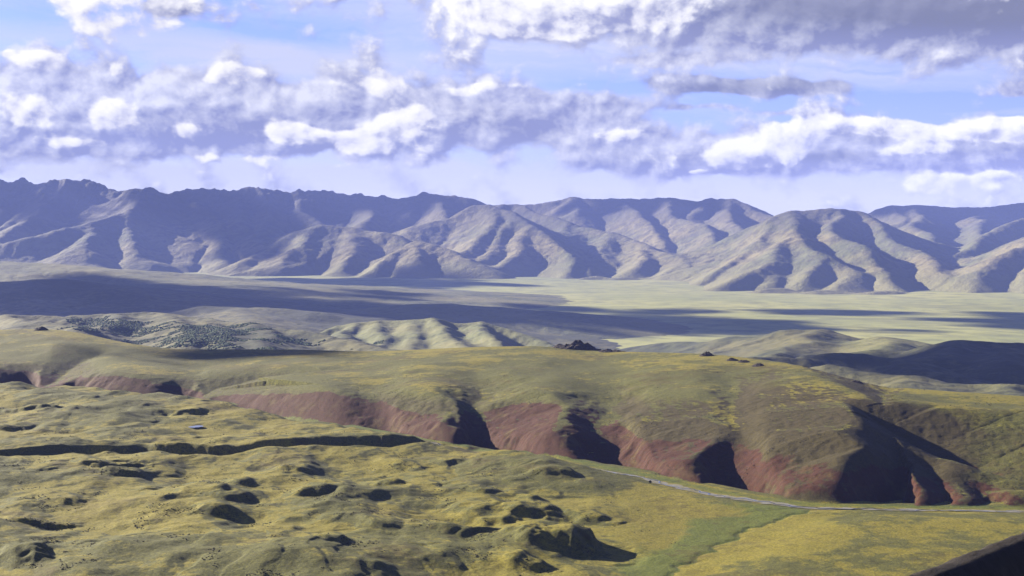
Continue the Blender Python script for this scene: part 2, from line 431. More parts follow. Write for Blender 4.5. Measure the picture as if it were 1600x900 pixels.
# ------------------------------------------------------------------ the mountains
def tents(X, Y, ridges, k=30.0):
    """highest of all ridge roofs and the massif each point belongs to"""
    Z = np.full(X.shape, -400.0); own = np.zeros(X.shape, int)
    for mid, slope, pts in ridges:
        P = [at(px, py, d * 1000) for px, py, d in pts]
        w = 170 * fbm(X, Y, 1700, 2, 40)
        d, z, arc, side = seg(X + w, Y - w, P)
        h = z - slope * d * (1 - 0.28 * ss(d, 200, 2500))
        m = h > Z; own[m] = mid
        Z = smax(Z, h, k)
    return Z, own
MTN = [
 (0, .50, [(-320,292,27),(-200,283,27),(-80,288,27),(0,281,27),(40,280,27),(65,286,27),(75,280,27),(90,284,27),(110,277,27),(145,280,27),(165,290,26.8),(185,297,26.6),(215,290,26.5),(235,296,26.5),(270,299,26.6),(300,292,27),(350,295,27),(380,293,27),(415,291,27),(440,299,27),(480,295,27.3),(520,296,27.4),(560,302,27.5),(600,303,27.5),(640,305,27.5),(670,299,27.5),(700,306,27.4),(740,312,27.3)]),
 (0, .48, [(75,280,27),(60,330,25.2),(-10,372,23.4),(-60,400,22)]), (0, .48, [(-80,288,27),(-100,350,24.5),(-160,390,22.5)]), (0, .48, [(0,281,27),(-10,320,25.6)]),
 (1, .46, [(225,298,26),(214,320,25.2),(200,345,24.3),(212,372,23.4),(222,394,22.6)]), (1, .42, [(208,330,24.9),(120,348,23.9),(40,370,23.2),(-40,384,22.8),(-140,402,22)]), (1, .42, [(150,345,24.2),(130,385,22.6)]),
 (0, .48, [(300,292,27),(330,330,25.5),(350,372,24),(342,408,22.6)]), (0, .5, [(415,291,27),(420,335,25.2),(405,365,24),(412,385,23.2)]), (0, .5, [(480,295,27.3),(470,330,25.8),(500,345,25)]), (0, .5, [(560,302,27.5),(575,330,26),(560,348,25)]), (0, .5, [(380,293,27),(375,340,25)]), (0, .5, [(640,305,27.5),(640,330,26)]),
 (2, .46, [(420,380,23.8),(440,366,24),(470,355,23.6),(510,348,23.4),(560,352,23.3),(610,365,23),(645,388,22.2)]), (2, .44, [(510,348,23.4),(470,385,22.3),(425,412,21.5),(365,424,21.2)]), (2, .44, [(560,352,23.3),(548,395,21.9),(520,418,21.2)]), (2, .44, [(480,353,23.6),(420,388,22.5),(370,405,22)]),
 (3, .44, [(585,414,20.9),(620,391,21.4),(655,375,21.8),(700,385,21.4),(745,405,20.7)]), (3, .42, [(655,375,21.8),(655,415,20.5)]),
 (4, .48, [(640,352,24),(700,342,24.3),(745,318,24.6),(770,317,24.5),(800,327,24),(835,350,23),(860,370,22.3),(888,395,21.4)]), (4, .46, [(770,317,24.5),(762,358,23),(722,395,21.6),(690,424,20.7)]), (4, .46, [(835,350,23),(805,390,21.7),(775,425,20.6)]), (4, .46, [(888,395,21.4),(882,424,20.5)]), (4, .46, [(800,327,24),(780,375,22.4),(740,415,21)]), (4, .5, [(670,299,27.5),(690,320,26),(705,342,24.6)]),
 (5, .46, [(780,316,27),(810,318,27),(850,330,26),(900,345,25),(960,362,24),(1010,380,22.8),(1060,405,21),(1095,432,19.5)]), (5, .44, [(900,345,25),(893,385,22.9),(915,420,20.7)]), (5, .44, [(1010,380,22.8),(985,415,20.8)]), (5, .44, [(960,362,24),(940,400,22)]), (5, .44, [(1060,405,21),(1040,432,19.8)]),
 (6, .52, [(760,316,29),(810,319,29),(850,312,29),(888,307,29),(910,311,28.8),(950,308,28.5),(1000,308,28),(1040,307,28),(1080,312,28),(1110,310,28),(1150,309,27.5),(1195,328,26.5),(1240,345,25.5)]), (6, .52, [(950,308,28.5),(1000,330,26.5),(1025,360,25),(1045,390,23.6)]), (6, .52, [(1040,307,28),(1065,335,26),(1110,362,24),(1130,385,22.8),(1138,410,21.5)]), (6, .52, [(1150,309,27.5),(1140,340,25.5),(1165,375,23.3)]), (6, .5, [(888,307,29),(905,330,27)]), (6, .5, [(1110,310,28),(1090,335,26.3)]),
 (7, .50, [(1098,434,18.4),(1140,405,19.2),(1190,372,20),(1220,338,21),(1240,325,21.5),(1290,326,21.5),(1340,326,21.5),(1380,343,21),(1400,358,20.4)]), (7, .50, [(1240,325,21.5),(1252,362,19.5),(1278,385,18.4),(1268,425,17)]), (7, .44, [(1252,362,19.5),(1185,405,18),(1130,442,16.9)]), (7, .54, [(1300,326,21.5),(1306,352,19.9),(1345,380,18.6),(1386,414,17.4)]), (7, .42, [(1278,392,18.1),(1340,418,17.2),(1320,448,16.4)]), (7, .56, [(1340,326,21.5),(1405,368,19.6),(1440,390,18.6),(1475,425,17.2),(1500,457,16.1)]), (7, .44, [(1386,414,17.4),(1400,448,16.4)]), (7,.44,[(1190,372,20),(1210,400,18.6),(1200,440,17)]),
 (7, .35, [(1195,449,16.3),(1230,446,16.4)]), (7, .35, [(1270,452,16.1),(1300,450,16.2)]), (7, .35, [(1345,453,16.05),(1385,451,16.1)]), (5, .35, [(905,432,20),(940,428,20.1)]), (5, .35, [(965,432,19.9),(990,430,20)]), (7,.35,[(1430,455,16.05),(1455,454,16.05)]),
 (8, .48, [(1340,335,26),(1370,328,26),(1400,318,26.4),(1440,316,26.5),(1480,321,26.5),(1540,323,26.5),(1580,319,26.5),(1650,310,26.5),(1800,306,26.5)]), (8, .52, [(1440,316,26.5),(1432,345,23.5),(1465,378,21.2),(1480,400,20)]), (8, .5, [(1540,323,26.5),(1520,350,23.5),(1545,365,22)]), (8,.5,[(1400,318,26.4),(1405,340,24.5)]),
 (9, .48, [(1750,318,22),(1650,332,21.5),(1600,344,21),(1545,364,20.6),(1500,395,19.6),(1485,415,19)]), (9, .46, [(1900,325,19.4),(1750,340,19),(1650,352,18.8),(1600,372,18.2),(1550,394,17.5),(1512,425,16.8),(1497,455,16.2)]), (9, .44, [(1650,352,18.8),(1620,400,17.2),(1570,455,16)]), (9, .42, [(1750,340,19),(1700,410,17)]),
]
def build_mountains():
    cell = 46.0
    xs = np.arange(-13200, 13200, cell); ys = np.arange(15200, 31500, cell)
    X, Y = np.meshgrid(xs, ys)
    Z, own = tents(X, Y, MTN)
    base = plain_z(X, Y)
    fl = 36 * fbm(X, Y, 900, 4, 21)
    Z = Z + fl * ss(Z - base, -100, 250)
    floor = base - 60
    Zf = np.maximum(Z, floor + 0.02 * (Y - 15000) * 0)
    Zf = Zf + 0.5 * fbm(X, Y, 100, 2, 5)
    Zf = erode(Zf, cell, 12, 0.030, 0.45, 0.09)
    # sample on rows that fan out from the viewing side, finer where nearer
    us = np.linspace(-0.47, 0.47, 980); yr = rows((15700, 22000, 30), (22000, 29800, 44))
    U, YY = np.meshgrid(us, yr); XX = U * YY
    XX = np.clip(XX, xs[2], xs[-3])
    fx, fy = (XX - xs[0]) / cell, (YY - ys[0]) / cell
    ZZ = bicubic(Zf, fx, fy)
    rel = ss(ZZ - plain_z(XX, YY), 0, 300)
    hi = ss(ZZ, 1000, 1500)
    rid = 1 - np.abs(fbm(XX, YY, 420, 4, 77)) * 2
    ZZ = ZZ + rel * (8 * fbm(XX, YY, 150, 4, 31) - 14 * np.abs(fbm(XX, YY * .7, 420, 3, 33)) + 5) + hi * (14 * rid + 85 * ss(XX, 0, -3000) * np.maximum(fbm(XX, YY * .5, 330, 4, 9), -.2))
    o = own[np.clip(fy.round().astype(int), 0, own.shape[0] - 1), np.clip(fx.round().astype(int), 0, own.shape[1] - 1)]
    defs = [('mountain_range', 'dark jagged mountain range along the left skyline', 'mountain range'),
            ('mountain', 'sunlit tan spur coming down in front of the dark jagged range', 'mountain'),
            ('mountain', 'rounded lit foothill with shaded hollow below the dark range', 'mountain'),
            ('mountain', 'low smooth cone-shaped foothill at the edge of the plain', 'mountain'),
            ('mountain', 'central ribbed mountain with a shaded right flank', 'mountain'),
            ('mountain', 'long pale ridge sloping down right to the plain near the middle', 'mountain'),
            ('mountain', 'flat-topped dark mountain behind, right of the middle of the skyline', 'mountain'),
            ('mountain', 'broad grassy massif on the right with deep shadowed ravines', 'mountain'),
            ('mountain', 'dark blue flat ridge on the skyline at the far right', 'mountain'),
            ('mountain', 'green sunlit mountain slope rising off the right edge', 'mountain')]
    grid_objs(XX, YY, ZZ, M_MTN, defs, o, keep=ZZ > plain_z(XX, YY) - 12)
build_mountains()

# ------------------------------------------------------------------ hills between
HILLS = [
 (0, .30, [(-250,500,6.6),(-100,496,6.6),(20,493,6.6),(110,492,6.7),(190,488,6.8),(250,488,6.8),(320,497,6.6),(400,506,6.2),(470,516,5.9),(560,536,5.5),(620,548,5.2)]),
 (0, .34, [(190,488,6.8),(160,512,6.0),(130,535,5.2)]), (0, .34, [(250,488,6.8),(285,512,5.9),(310,532,5.2)]), (0, .34, [(400,506,6.2),(415,528,5.4),(430,545,4.8)]), (0, .34, [(320,497,6.6),(350,520,5.6),(370,540,5.0)]), (0, .36, [(20,493,6.6),(30,510,5.7),(10,530,5.0)]), (0, .36, [(60,500,5.9),(95,505,5.8),(120,512,5.6)]),
 (1, .50, [(495,518,7.2),(520,508,7.3),(550,504,7.3),(590,501,7.3),(640,500,7.3),(675,495,7.3),(705,503,7.3),(745,500,7.3),(785,510,7.2),(830,528,7.0),(865,542,6.8)]),
 (1, .60, [(550,504,7.3),(535,525,6.6),(500,548,6.0)]), (1, .62, [(590,501,7.3),(598,525,6.6),(600,550,6.0)]), (1, .62, [(640,500,7.3),(648,525,6.6),(650,550,6.0)]), (1, .64, [(675,495,7.3),(692,518,6.7),(722,545,6.1)]), (1, .62, [(745,500,7.3),(765,522,6.6),(780,548,6.1)]),
 (2, .20, [(1000,541,8.3),(1060,536,8.2),(1110,531,8.0),(1180,523,7.8),(1240,515,7.6),(1275,514,7.6),(1310,525,7.5),(1340,532,7.4)]), (2, .26, [(1275,514,7.6),(1262,535,6.8),(1220,552,6.1)]),
 (3, .24, [(1335,532,7.2),(1385,525,7.0),(1425,536,6.8)]), (3, .24, [(1385,525,7.0),(1370,545,6.2)]),
 (4, .32, [(1170,557,4.5),(1200,559,4.6),(1222,557,4.6),(1250,560,4.6),(1283,554,4.7),(1330,551,4.8),(1357,551,4.8),(1391,557,4.7),(1450,574,4.4),(1520,588,4.2)]),
 (5, .30, [(1397,557,6.0),(1430,544,6.0),(1458,537,6.0),(1499,531,6.0),(1549,532,6.0),(1600,537,6.0),(1700,540,6.0),(1850,535,6.0)]), (5, .32, [(1499,531,6.0),(1470,556,5.2)]), (5, .32, [(1600,537,6.0),(1570,565,5.0)]),
 (6, .30, [(1290,572,3.9),(1350,580,3.8),(1420,588,3.7),(1490,594,3.6),(1560,602,3.5),(1650,606,3.45),(1800,600,3.4)]), (6, .34, [(1420,588,3.7),(1440,606,3.35)]), (6, .34, [(1560,602,3.5),(1590,622,3.2)]),
 (7, .14, [(-400,455,11),(-200,448,11),(0,440,11),(100,436,11),(160,446,10.8),(225,461,10.5)]),
 (8, .13, [(240,492,9.0),(310,477,9.2),(360,480,9.2),(440,482,9.1),(480,487,9.0),(570,500,8.8)]), (8, .15, [(360,480,9.2),(400,500,8.2)]),
 (9, .07, [(-500,395,16.6),(-200,400,16.5),(0,407,16.0),(70,412,15.6),(160,422,15),(240,436,14.4)]),
 (9, .12, [(640,476,10.6),(690,473,10.7),(720,477,10.6)]),
]
hill_field = {}
def build_hills():
    cell = 36.0
    xs = np.arange(-6600, 4600, cell); ys = np.arange(3000, 16000, cell)
    X, Y = np.meshgrid(xs, ys)
    Z, own = hills_tents(X, Y)
    base = plain_z(X, Y)
    Z = Z + 9 * fbm(X, Y, 330, 5, 51) * ss(Z - base, -60, 90)
    Zf = np.maximum(Z, base - 40) + 0.3 * fbm(X, Y, 90, 2, 6)
    Zf = erode(Zf, cell, 10, 0.06, 0.42, 0.01)
    us = np.linspace(-0.46, 0.46, 760); yr = rows((3150, 8400, 16), (8400, 15900, 60))
    U, YY = np.meshgrid(us, yr); XX = np.clip(U * YY, xs[2], xs[-3])
    fx, fy = (XX - xs[0]) / cell, (YY - ys[0]) / cell
    ZZ = bicubic(Zf, fx, fy)
    o = own[np.clip(fy.round().astype(int), 0, own.shape[0] - 1), np.clip(fx.round().astype(int), 0, own.shape[1] - 1)]
    amp = np.array([.6, .45, .3, .3, .6, .6, .6, .2, .2, .1])[own].astype(float)
    for _ in range(6): amp = .25 * (np.roll(amp, 1, 0) + np.roll(amp, -1, 0) + np.roll(amp, 1, 1) + np.roll(amp, -1, 1))
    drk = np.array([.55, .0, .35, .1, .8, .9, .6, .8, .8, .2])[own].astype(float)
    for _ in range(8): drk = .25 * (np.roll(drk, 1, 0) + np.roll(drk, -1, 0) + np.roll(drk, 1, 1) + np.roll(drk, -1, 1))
    hill_field['amp'] = amp
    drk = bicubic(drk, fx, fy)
    ZZ = ZZ + bicubic(amp, fx, fy) * ss(ZZ - plain_z(XX, YY), 0, 60) * (5.0 * fbm(XX, YY, 70, 4, 61) + 9 * (.5 - np.abs(fbm(XX, YY * .6, 240, 3, 64))))
    hill_field.update(Z=Zf, xs=xs, ys=ys, cell=cell)
    defs = [('hill', 'low broken hill with green woods, behind the near plateau on the left', 'hill'),
            ('hill', 'pale gullied hill standing alone behind the middle of the near plateau', 'hill'),
            ('hill', 'long low hill with a lit left slope at the right of the plain', 'hill'),
            ('hill', 'small knoll with pale sunlit flank on the right of the plain', 'hill'),
            ('hill', 'dark shaded ridge just behind the crest of the near hill', 'hill'),
            ('hill', 'dark rounded hill at the right edge in cloud shadow', 'hill'),
            ('hill', 'dark green furrowed slope behind the right shoulder of the near hill', 'hill'),
            ('hill', 'dark blue low hill on the plain at the left edge', 'hill'),
            ('hill', 'flat dark swell on the plain behind the wooded hill', 'hill'),
            ('hill', 'long low rise below the mountains at the left', 'hill')]
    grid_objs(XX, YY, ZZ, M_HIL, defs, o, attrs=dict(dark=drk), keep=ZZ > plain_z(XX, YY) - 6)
def hills_tents(X, Y):
    Z = np.full(X.shape, -200.0); own = np.zeros(X.shape, int)
    w = 60 * fbm(X, Y, 500, 2, 41)
    for mid, slope, pts in HILLS:
        P = [at(px, py, d * 1000) for px, py, d in pts]
        d, z, arc, side = seg(X + w, Y - w, P)
        h = z - slope * (np.sqrt(d * d + 40 ** 2) - 40) * (1 - 0.25 * ss(d, 100, 900))
        m = h > Z; own[m] = mid
        Z = smax(Z, h, 12.0)
    return Z, own
build_hills()

# ------------------------------------------------------------------ near country: moraine, river, red-faced plateau hill
def riv(px, py): d = F * 300.0 / (py - HY); return ((px - 800) / F * d, d, 400.0)
RIVER = [riv(*p) for p in [(2300, 812), (1900, 806), (1600, 800), (1500, 798), (1400, 797), (1280, 795), (1200, 786), (1110, 773), (1050, 759), (1000, 747), (920, 731), (850, 716), (790, 706), (700, 696), (600, 681), (480, 657), (350, 634), (200, 619), (0, 605), (-300, 590), (-700, 575)]]
# pixel column -> base distance, brow height, crest distance, crest height
BASE = [(-700, 2960), (-300, 2850), (0, 2725), (200, 2590), (350, 2480), (480, 2262), (600, 2105), (700, 2000), (790, 1940), (850, 1892), (920, 1830), (1000, 1770), (1050, 1715), (1110, 1666), (1200, 1592), (1280, 1560), (1400, 1540), (1500, 1535), (1600, 1535), (1900, 1520), (2300, 1500)]
CREST = [(-700, 505, 3500), (-300, 508, 3450), (0, 516, 3350), (60, 513, 3340), (95, 514, 3320), (130, 520, 3280), (180, 533, 3220), (220, 540, 3180), (260, 545, 3160), (300, 547, 3150), (340, 545, 3150), (400, 546, 3130), (480, 546, 3080), (540, 549, 3000), (600, 549, 2960), (680, 545, 2920), (740, 542, 2900), (800, 541, 2880), (860, 540, 2860), (900, 547, 2840), (960, 550, 2800), (1000, 549, 2760), (1050, 552, 2700), (1100, 552, 2640), (1150, 556, 2560), (1200, 561, 2480), (1250, 570, 2380), (1300, 585, 2280), (1350, 597, 2200), (1400, 606, 2140), (1450, 610, 2100), (1500, 613, 2070), (1560, 617, 2040), (1600, 620, 2030), (1900, 640, 1980), (2300, 650, 1950)]
BROW = [(-700, 450), (0, 440), (60, 440), (200, 434), (310, 424), (430, 437), (530, 445), (700, 449), (850, 450), (1000, 454), (1080, 464), (1160, 470), (1260, 491), (1340, 486), (1400, 474), (1500, 470), (1600, 465), (2300, 450)]
_px = np.arange(-1200, 2801, 4.0)
def col_interp(PX, tab, k, sig=30.0):
    v = np.interp(_px, [r[0] for r in tab], [r[k] for r in tab])
    g = np.exp(-.5 * (np.arange(-30, 31) * 4.0 / sig) ** 2); g /= g.sum()
    return np.interp(PX, _px, np.convolve(np.pad(v, 30, mode='edge'), g, mode='valid'))
FACE = [(-700, 120), (0, 105), (200, 95), (350, 120), (520, 140), (700, 140), (850, 150), (1000, 185), (1160, 215), (1300, 235), (1450, 230), (1600, 200), (2300, 180)]
def gp(px, off, z):
    d = np.interp(px, [r[0] for r in BASE], [r[1] for r in BASE]) + off
    return ((px - 800) / F * d, d, z)
GULLIES = [  # floor line, slope of the walls left / right of it
 ([gp(60, -10, 400), gp(90, 80, 410), gp(120, 260, 426), gp(160, 420, 438)], .24, .26),
 ([gp(300, -10, 400), gp(335, 110, 408), gp(400, 260, 421), gp(500, 420, 438), gp(560, 540, 450)], .20, .17),
 ([gp(602, -10, 399), gp(612, 50, 408), gp(628, 120, 430), gp(634, 180, 446)], .34, .36),
 ([gp(598, -10, 399), gp(588, 60, 413), gp(572, 130, 436)], .34, .34),
 ([gp(748, -15, 394), gp(760, 50, 400), gp(768, 110, 408), gp(758, 170, 420), gp(740, 230, 436), gp(726, 290, 449)], .60, .36),
 ([gp(715, 60, 416), gp(706, 110, 428), gp(694, 160, 440)], .45, .40),
 ([gp(966, -15, 394), gp(967, 30, 399), gp(960, 80, 413), gp(938, 140, 432), gp(908, 220, 448)], .52, .32),
 ([gp(985, 80, 424), gp(1015, 190, 438), gp(985, 340, 451)], .12, .13),
 ([gp(1160, -15, 395), gp(1161, 40, 406), gp(1148, 90, 424), gp(1124, 150, 443), gp(1085, 230, 456)], .46, .30),
 ([gp(1800, 80, 399), gp(1700, 95, 400), gp(1600, 108, 402), gp(1510, 180, 408), gp(1440, 245, 422), gp(1385, 300, 444), gp(1340, 335, 463), gp(1296, 380, 482)], .50, .26),
 ([gp(1395, 90, 452), gp(1440, 70, 438), gp(1500, 60, 421), gp(1560, 55, 411), gp(1700, 45, 404)], .32, .32),
 ([gp(1482, -10, 399), gp(1472, 60, 406), gp(1450, 130, 420)], .42, .4),
 ([gp(1545, -10, 399), gp(1535, 60, 404)], .4, .4),
]
REDTOP = [(-300, .5), (0, .75), (60, .6), (110, .3), (140, .75), (220, .95), (280, .5), (310, .12), (380, .55), (440, .7), (520, .98), (590, .75), (615, .4), (650, .5), (720, .66), (748, .3), (790, .8), (860, .98), (930, .85), (960, .6), (1000, .35), (1060, .5), (1150, .55), (1180, .4), (1260, .45), (1340, .45), (1420, .35), (1500, .3), (1600, .2), (2300, .2)]
# hollows between the rounded lobes of the hill front: pixel column, reach back into the hill (m), dip of the brow (m)
HOLLOWS = [(-420, 50, 8), (-190, 50, 8), (62, 46, 8), (125, 20, 2), (300, 52, 4), (352, 14, 0), (604, 34, 15), (750, 54, 26), (972, 26, 30), (1166, 20, 32), (1405, 74, 8), (1478, 30, 0), (1545, 30, 0), (1640, 30, 0), (1900, 30, 0)]
def lobe_recess(PX):
    r = np.zeros(PX.shape); edge = np.zeros(PX.shape)
    for (a, Ra, da), (b, Rb, db_) in zip(HOLLOWS[:-1], HOLLOWS[1:]):
        c, h = (a + b) / 2, (b - a) / 2
        k = (PX >= a) & (PX < b)
        if not k.any(): continue
        q = np.abs(PX[k] - c) / h; left = PX[k] < c
        w_ = .5 - .5 * np.cos(np.pi * q)
        r[k] = np.where(left, Ra, Rb) * w_ ** 2.2 - min(16, h * .14) * (1 - w_)
        edge[k] = np.where(left, da, db_) * w_ ** 1.2
    return r, edge
def mz(px, py, z=414.0): d = F * (EYE - z) / (py - HY); return (px - 800) / F * d, d
# foreground banks: px, py of the crest of the dark face, width px, height m, lee azimuth (deg; 0 = right, -90 = to the viewer), tail length factor
KNOLLS = [(285,640,90,13,-70,1.2),(235,655,40,5,-60,1.5),(40,641,100,8,-75,1.3),(15,666,70,9,-60,1.3),(175,727,130,10,-80,1.0),(195,739,80,8,-80,.8),(60,740,90,4,-80,1.2),
 (378,750,40,9,-60,1.0),(492,764,80,14,-55,1.1),(465,727,70,9,-70,1.2),(430,732,60,4,-70,1.2),(365,775,70,9,-40,1.6),(340,798,60,12,-60,1.4),(300,800,50,6,-60,1.2),
 (602,738,60,11,-75,1.2),(560,744,50,4,-80,1.2),(705,708,55,8,-70,1.2),(640,714,80,6,-85,1.2),(765,752,50,9,-45,1.3),(690,742,60,4,-70,1.3),(868,728,80,9,-70,1.3),(810,735,50,3,-80,1.3),(838,758,40,7,-50,1.2),(870,750,50,4,-50,1.2),
 (850,780,80,13,-55,1.2),(775,788,110,11,-80,1.1),(735,815,110,10,-70,1.2),(600,812,50,9,-70,1.2),(575,815,30,5,-70,1.2),(925,785,50,7,-70,1.2),(965,790,60,4,-70,1.3),(900,826,120,24,-30,1.5),(830,862,70,13,-50,1.3),(975,846,60,5,-75,1.4),(940,833,40,3,-60,1.2),
 (530,848,70,9,-55,1.2),(500,855,40,4,-60,1.2),(45,880,110,15,-65,1.0),(125,783,60,9,-40,1.8),(60,815,120,8,-85,.8),(40,783,60,4,-80,1.2),(660,842,50,4,-70,1.3),(700,868,50,5,-60,1.3),(600,870,40,3,-70,1.2),(420,842,60,3,-70,1.2),(180,700,90,4,-80,1.2),(240,690,60,4,-80,1.2),(480,640,90,4,-80,1.3),(400,630,80,4,-85,1.3),(150,625,80,3,-85,1.3),(560,672,60,3,-80,1.3),(545,760,60,4,-70,1.2),(700,770,60,5,-60,1.2),(640,780,50,4,-60,1.2),(470,800,70,5,-70,1.3),(250,760,90,5,-70,1.3),(390,720,60,4,-80,1.2),(330,735,70,5,-80,1.2)]
TRENCH = [mz(*p) for p in [(-250, 735), (-60, 727), (60, 719), (150, 709), (225, 705), (300, 708), (340, 709), (400, 702), (470, 698), (540, 696), (600, 694), (650, 688)]]
TRENCH_D = [7, 9, 8, 11, 18, 21, 21, 25, 27, 27, 22, 4]
CREEK = [mz(px, py, 401) for px, py in [(1262, 800), (1232, 808), (1205, 818), (1165, 826), (1150, 842), (1122, 853), (1105, 866), (1080, 876), (1062, 888), (1040, 905), (1010, 940), (980, 990)]]

def crooked(pts, amp, seed, n=120):
    P = np.array([p[:2] for p in pts]); L = np.concatenate([[0], np.cumsum(np.hypot(*np.diff(P, axis=0).T))])
    q = np.linspace(0, L[-1], n); cx, cy = np.interp(q, L, P[:, 0]), np.interp(q, L, P[:, 1])
    tx, ty = np.gradient(cx), np.gradient(cy); l = np.hypot(tx, ty); j = amp * fbm(q, q * 0 + .37, 22, 3, seed)
    return list(zip((cx - ty / l * j).tolist(), (cy + tx / l * j).tolist()))
CREEK = crooked(CREEK, 9, 55, 60)
def near_height(X, Y):
    PX = X / Y * F + 800
    n_big = fbm(X, Y, 260, 3, 101); n_md2 = fbm(X, Y, 38, 3, 117); n_130 = fbm(X, Y * .7, 120, 3, 119); n_mid = fbm(X, Y, 70, 4, 111); n_fin = fbm(X, Y, 12, 4, 121)
    u0 = fbm(X, Y * .8, 80, 2, 151)
    und = 3.3 * fbm(X - 26 * u0, (Y + 20 * u0) * .8, 80, 3, 151, .42)      # hummocks, steeper on the lee side
    dist, _, arc, side = seg(X, Y, RIVER)
    dr = np.where(side < 0, dist, -dist)                      # + on the hill side
    yb = col_interp(PX, BASE, 1)
    # ---- foreground
    back = np.maximum(-dr, 0)
    mor = ss(PX, 1060, 820)                                    # hummocky moraine on the left, meadow on the right
    rise = (9 + 9 * ss(PX, 900, 200)) * ss(back, 8, 60) * mor + 2.0 * ss(back, 6, 30)
    zf = 400 + rise + mor * (10 * n_big + 5.5 * n_130 + und) + (1 - mor) * (1.2 * n_big + 0.6 * n_mid)
    zf = zf + 7 * ss(PX, 700, -200) * ss(back, 100, 600)
    # scarps along wandering contours
    q = fbm(X * 0.8, Y * 0.5, 150, 4, 131)
    zf = zf + mor * .7 * (.5 + .9 * ss(n_big, -.2, .3)) * (ss(q, .02, .09) + ss(q, -.42, -.34) + ss(q, .42, .5) - 1)
    # right meadow swell between creek and river
    cd, _, carc, cside = seg(X, Y, [(a, b, 0) for a, b in CREEK])
    right = np.where(cside > 0, 1.0, 0.0)
    zf = zf + right * 7.5 * ss(cd, 4, 90) * ss(back, 10, 110)
    zf = zf - .9 * np.exp(-((cd + 2 * n_fin) / 4.0) ** 2) * ss(back, 5, 30)
    bank = zf * 0
    for px, py, w, h, az, tail in KNOLLS:
        h = h if h > 6.5 else h * .6
        cx, cy = mz(px, py + 6, 418)
        W = w / F * cy * 0.5
        m = (np.abs(X - cx) < W * 4 + 30) & (np.abs(Y - cy) < W * 4 + 60)
        if not m.any(): continue
        x, y = X[m] - cx, Y[m] - cy
        wob = (n_mid[m] * .6 + .5 * n_md2[m]) * W * 0.7 + n_fin[m] * 1.4
        a0 = math.radians(az); la, lb = (math.cos(a0), math.sin(a0)), (-math.sin(a0), math.cos(a0))
        a = x * la[0] + y * la[1] + wob; b = x * lb[0] + y * lb[1] + wob * .5
        a = a + 0.45 * b * b / W                              # banks bend back at their ends
        L = W * 1.5 * tail + 25; S = h * 1.5 + 5.0
        prof = np.where(a < 0, 1 - ss(-a, 0, L), 1 - ss(a, 0, S))
        cross = 1 - ss(np.abs(b), W * .35, W * 1.35)
        zf[m] += 0.60 * h * prof * cross * (1 - .25 * np.abs(n_mid[m]))
        hollow = np.exp(-((a - S * 1.3) / (S * .9 + 3)) ** 2) * cross
        zf[m] -= 0.12 * h * hollow
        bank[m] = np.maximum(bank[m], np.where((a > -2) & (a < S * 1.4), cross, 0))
    td, tdep, tarc, tside = seg(X + n_mid * 6, Y + n_mid * 5, [(p[0], p[1], dz) for p, dz in zip(TRENCH, TRENCH_D)])
    tw = np.where(tside < 0, 1.0, 0.0)
    zf = zf - tdep * np.where(tside > 0, 1 - ss(td, tdep * .15, tdep * 1.25 + 2), 1 - ss(td, 2, 34)) * .95 + np.where(tside > 0, 3.0 * np.exp(-((td - 36) / 24) ** 2) * ss(tdep, 4, 14), 0)
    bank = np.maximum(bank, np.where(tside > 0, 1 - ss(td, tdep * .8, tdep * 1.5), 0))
    zf = zf + 0.30 * n_fin * (0.4 + mor)
    # gravel bed
    zf = np.where(back < 40, smin(zf, 400.2 + 0.35 * np.maximum(back - 5, 0), 1.5), zf)
    # towards the viewer the ground climbs to the viewpoint
    up = np.clip(1 - Y / 1120, 0, 1)
    zf = 400 + (zf - 400) * ss(Y, 600, 1020) + 285 * up ** 1.25
    # ---- plateau hill
    yc, zc_py = col_interp(PX, CREST, 2), col_interp(PX, CREST, 1)
    zc = EYE - (zc_py - HY) / F * yc
    zb = col_interp(PX, BROW, 1)
    D = col_interp(PX, FACE, 1)
    up_ = np.clip(Y - yb, 0, 260)
    lean = .08 * up_ * ss(PX, 780, 900) + 9 * np.sin(up_ / 55 + PX / 170)
    rec, edge = lobe_recess(PX + lean + 14 * n_130 + 9 * n_mid + 2 * n_fin)
    db = Y - yb - 8 - rec + 3 * n_mid
    t = np.clip((Y - yb - D) / (yc - yb - D), 0, 1)
    zp = zb + (zc - zb) * (t ** 1.15) + 4 * n_big * ss(t, 0, .3) * (1 - ss(t, .7, 1)) + 1.2 * n_130 * (1 - ss(t, .75, 1))
    over = np.maximum(Y - yc, 0)
    zp = zp - 0.085 * np.minimum(over, 40) - 0.30 * np.maximum(over - 25, 0)
    zp = zp - edge * np.exp(-(np.maximum(db, 0) / (2.4 * D)) ** 2)
    zh = zp - (zb - 400) * np.clip(1 - db / D, 0, 1) ** 1.75
    gmask = zh * 0
    for pts, sl, sr in GULLIES:
        P = np.array(pts); pad = 110 / min(sl, sr)
        m = (X > P[:, 0].min() - pad) & (X < P[:, 0].max() + pad) & (Y > P[:, 1].min() - pad) & (Y < P[:, 1].max() + pad)
        if not m.any(): continue
        wob = 4 * n_mid[m] + 0.6 * n_fin[m]
        d, z, arc_, sd = seg(X[m] + wob, Y[m] + wob * .6, pts)
        s = sr + (sl - sr) * (.5 + .5 * np.clip(sd, -1, 1))
        v = z + s * np.sqrt(d * d + 9) - s * 3
        k = 9.0
        new = smin(zh[m], v, k)
        gmask[m] = np.maximum(gmask[m], np.exp(-(d / 5) ** 2))
        zh[m] = new
    face = ss(db, 0, 30) * (1 - ss(zh - 400, .75 * (zb - 400), 1.0 * (zb - 400)))
    rill = fbm(X * 1.0, Y * 0.35, 16, 4, 141)
    zh = zh + face * (.5 * rill + .25 * n_fin) + 0.12 * n_fin
    hillside = (dr > 14) & (Y > yb - 12)
    w = ss(Y - yb, -12, 14)
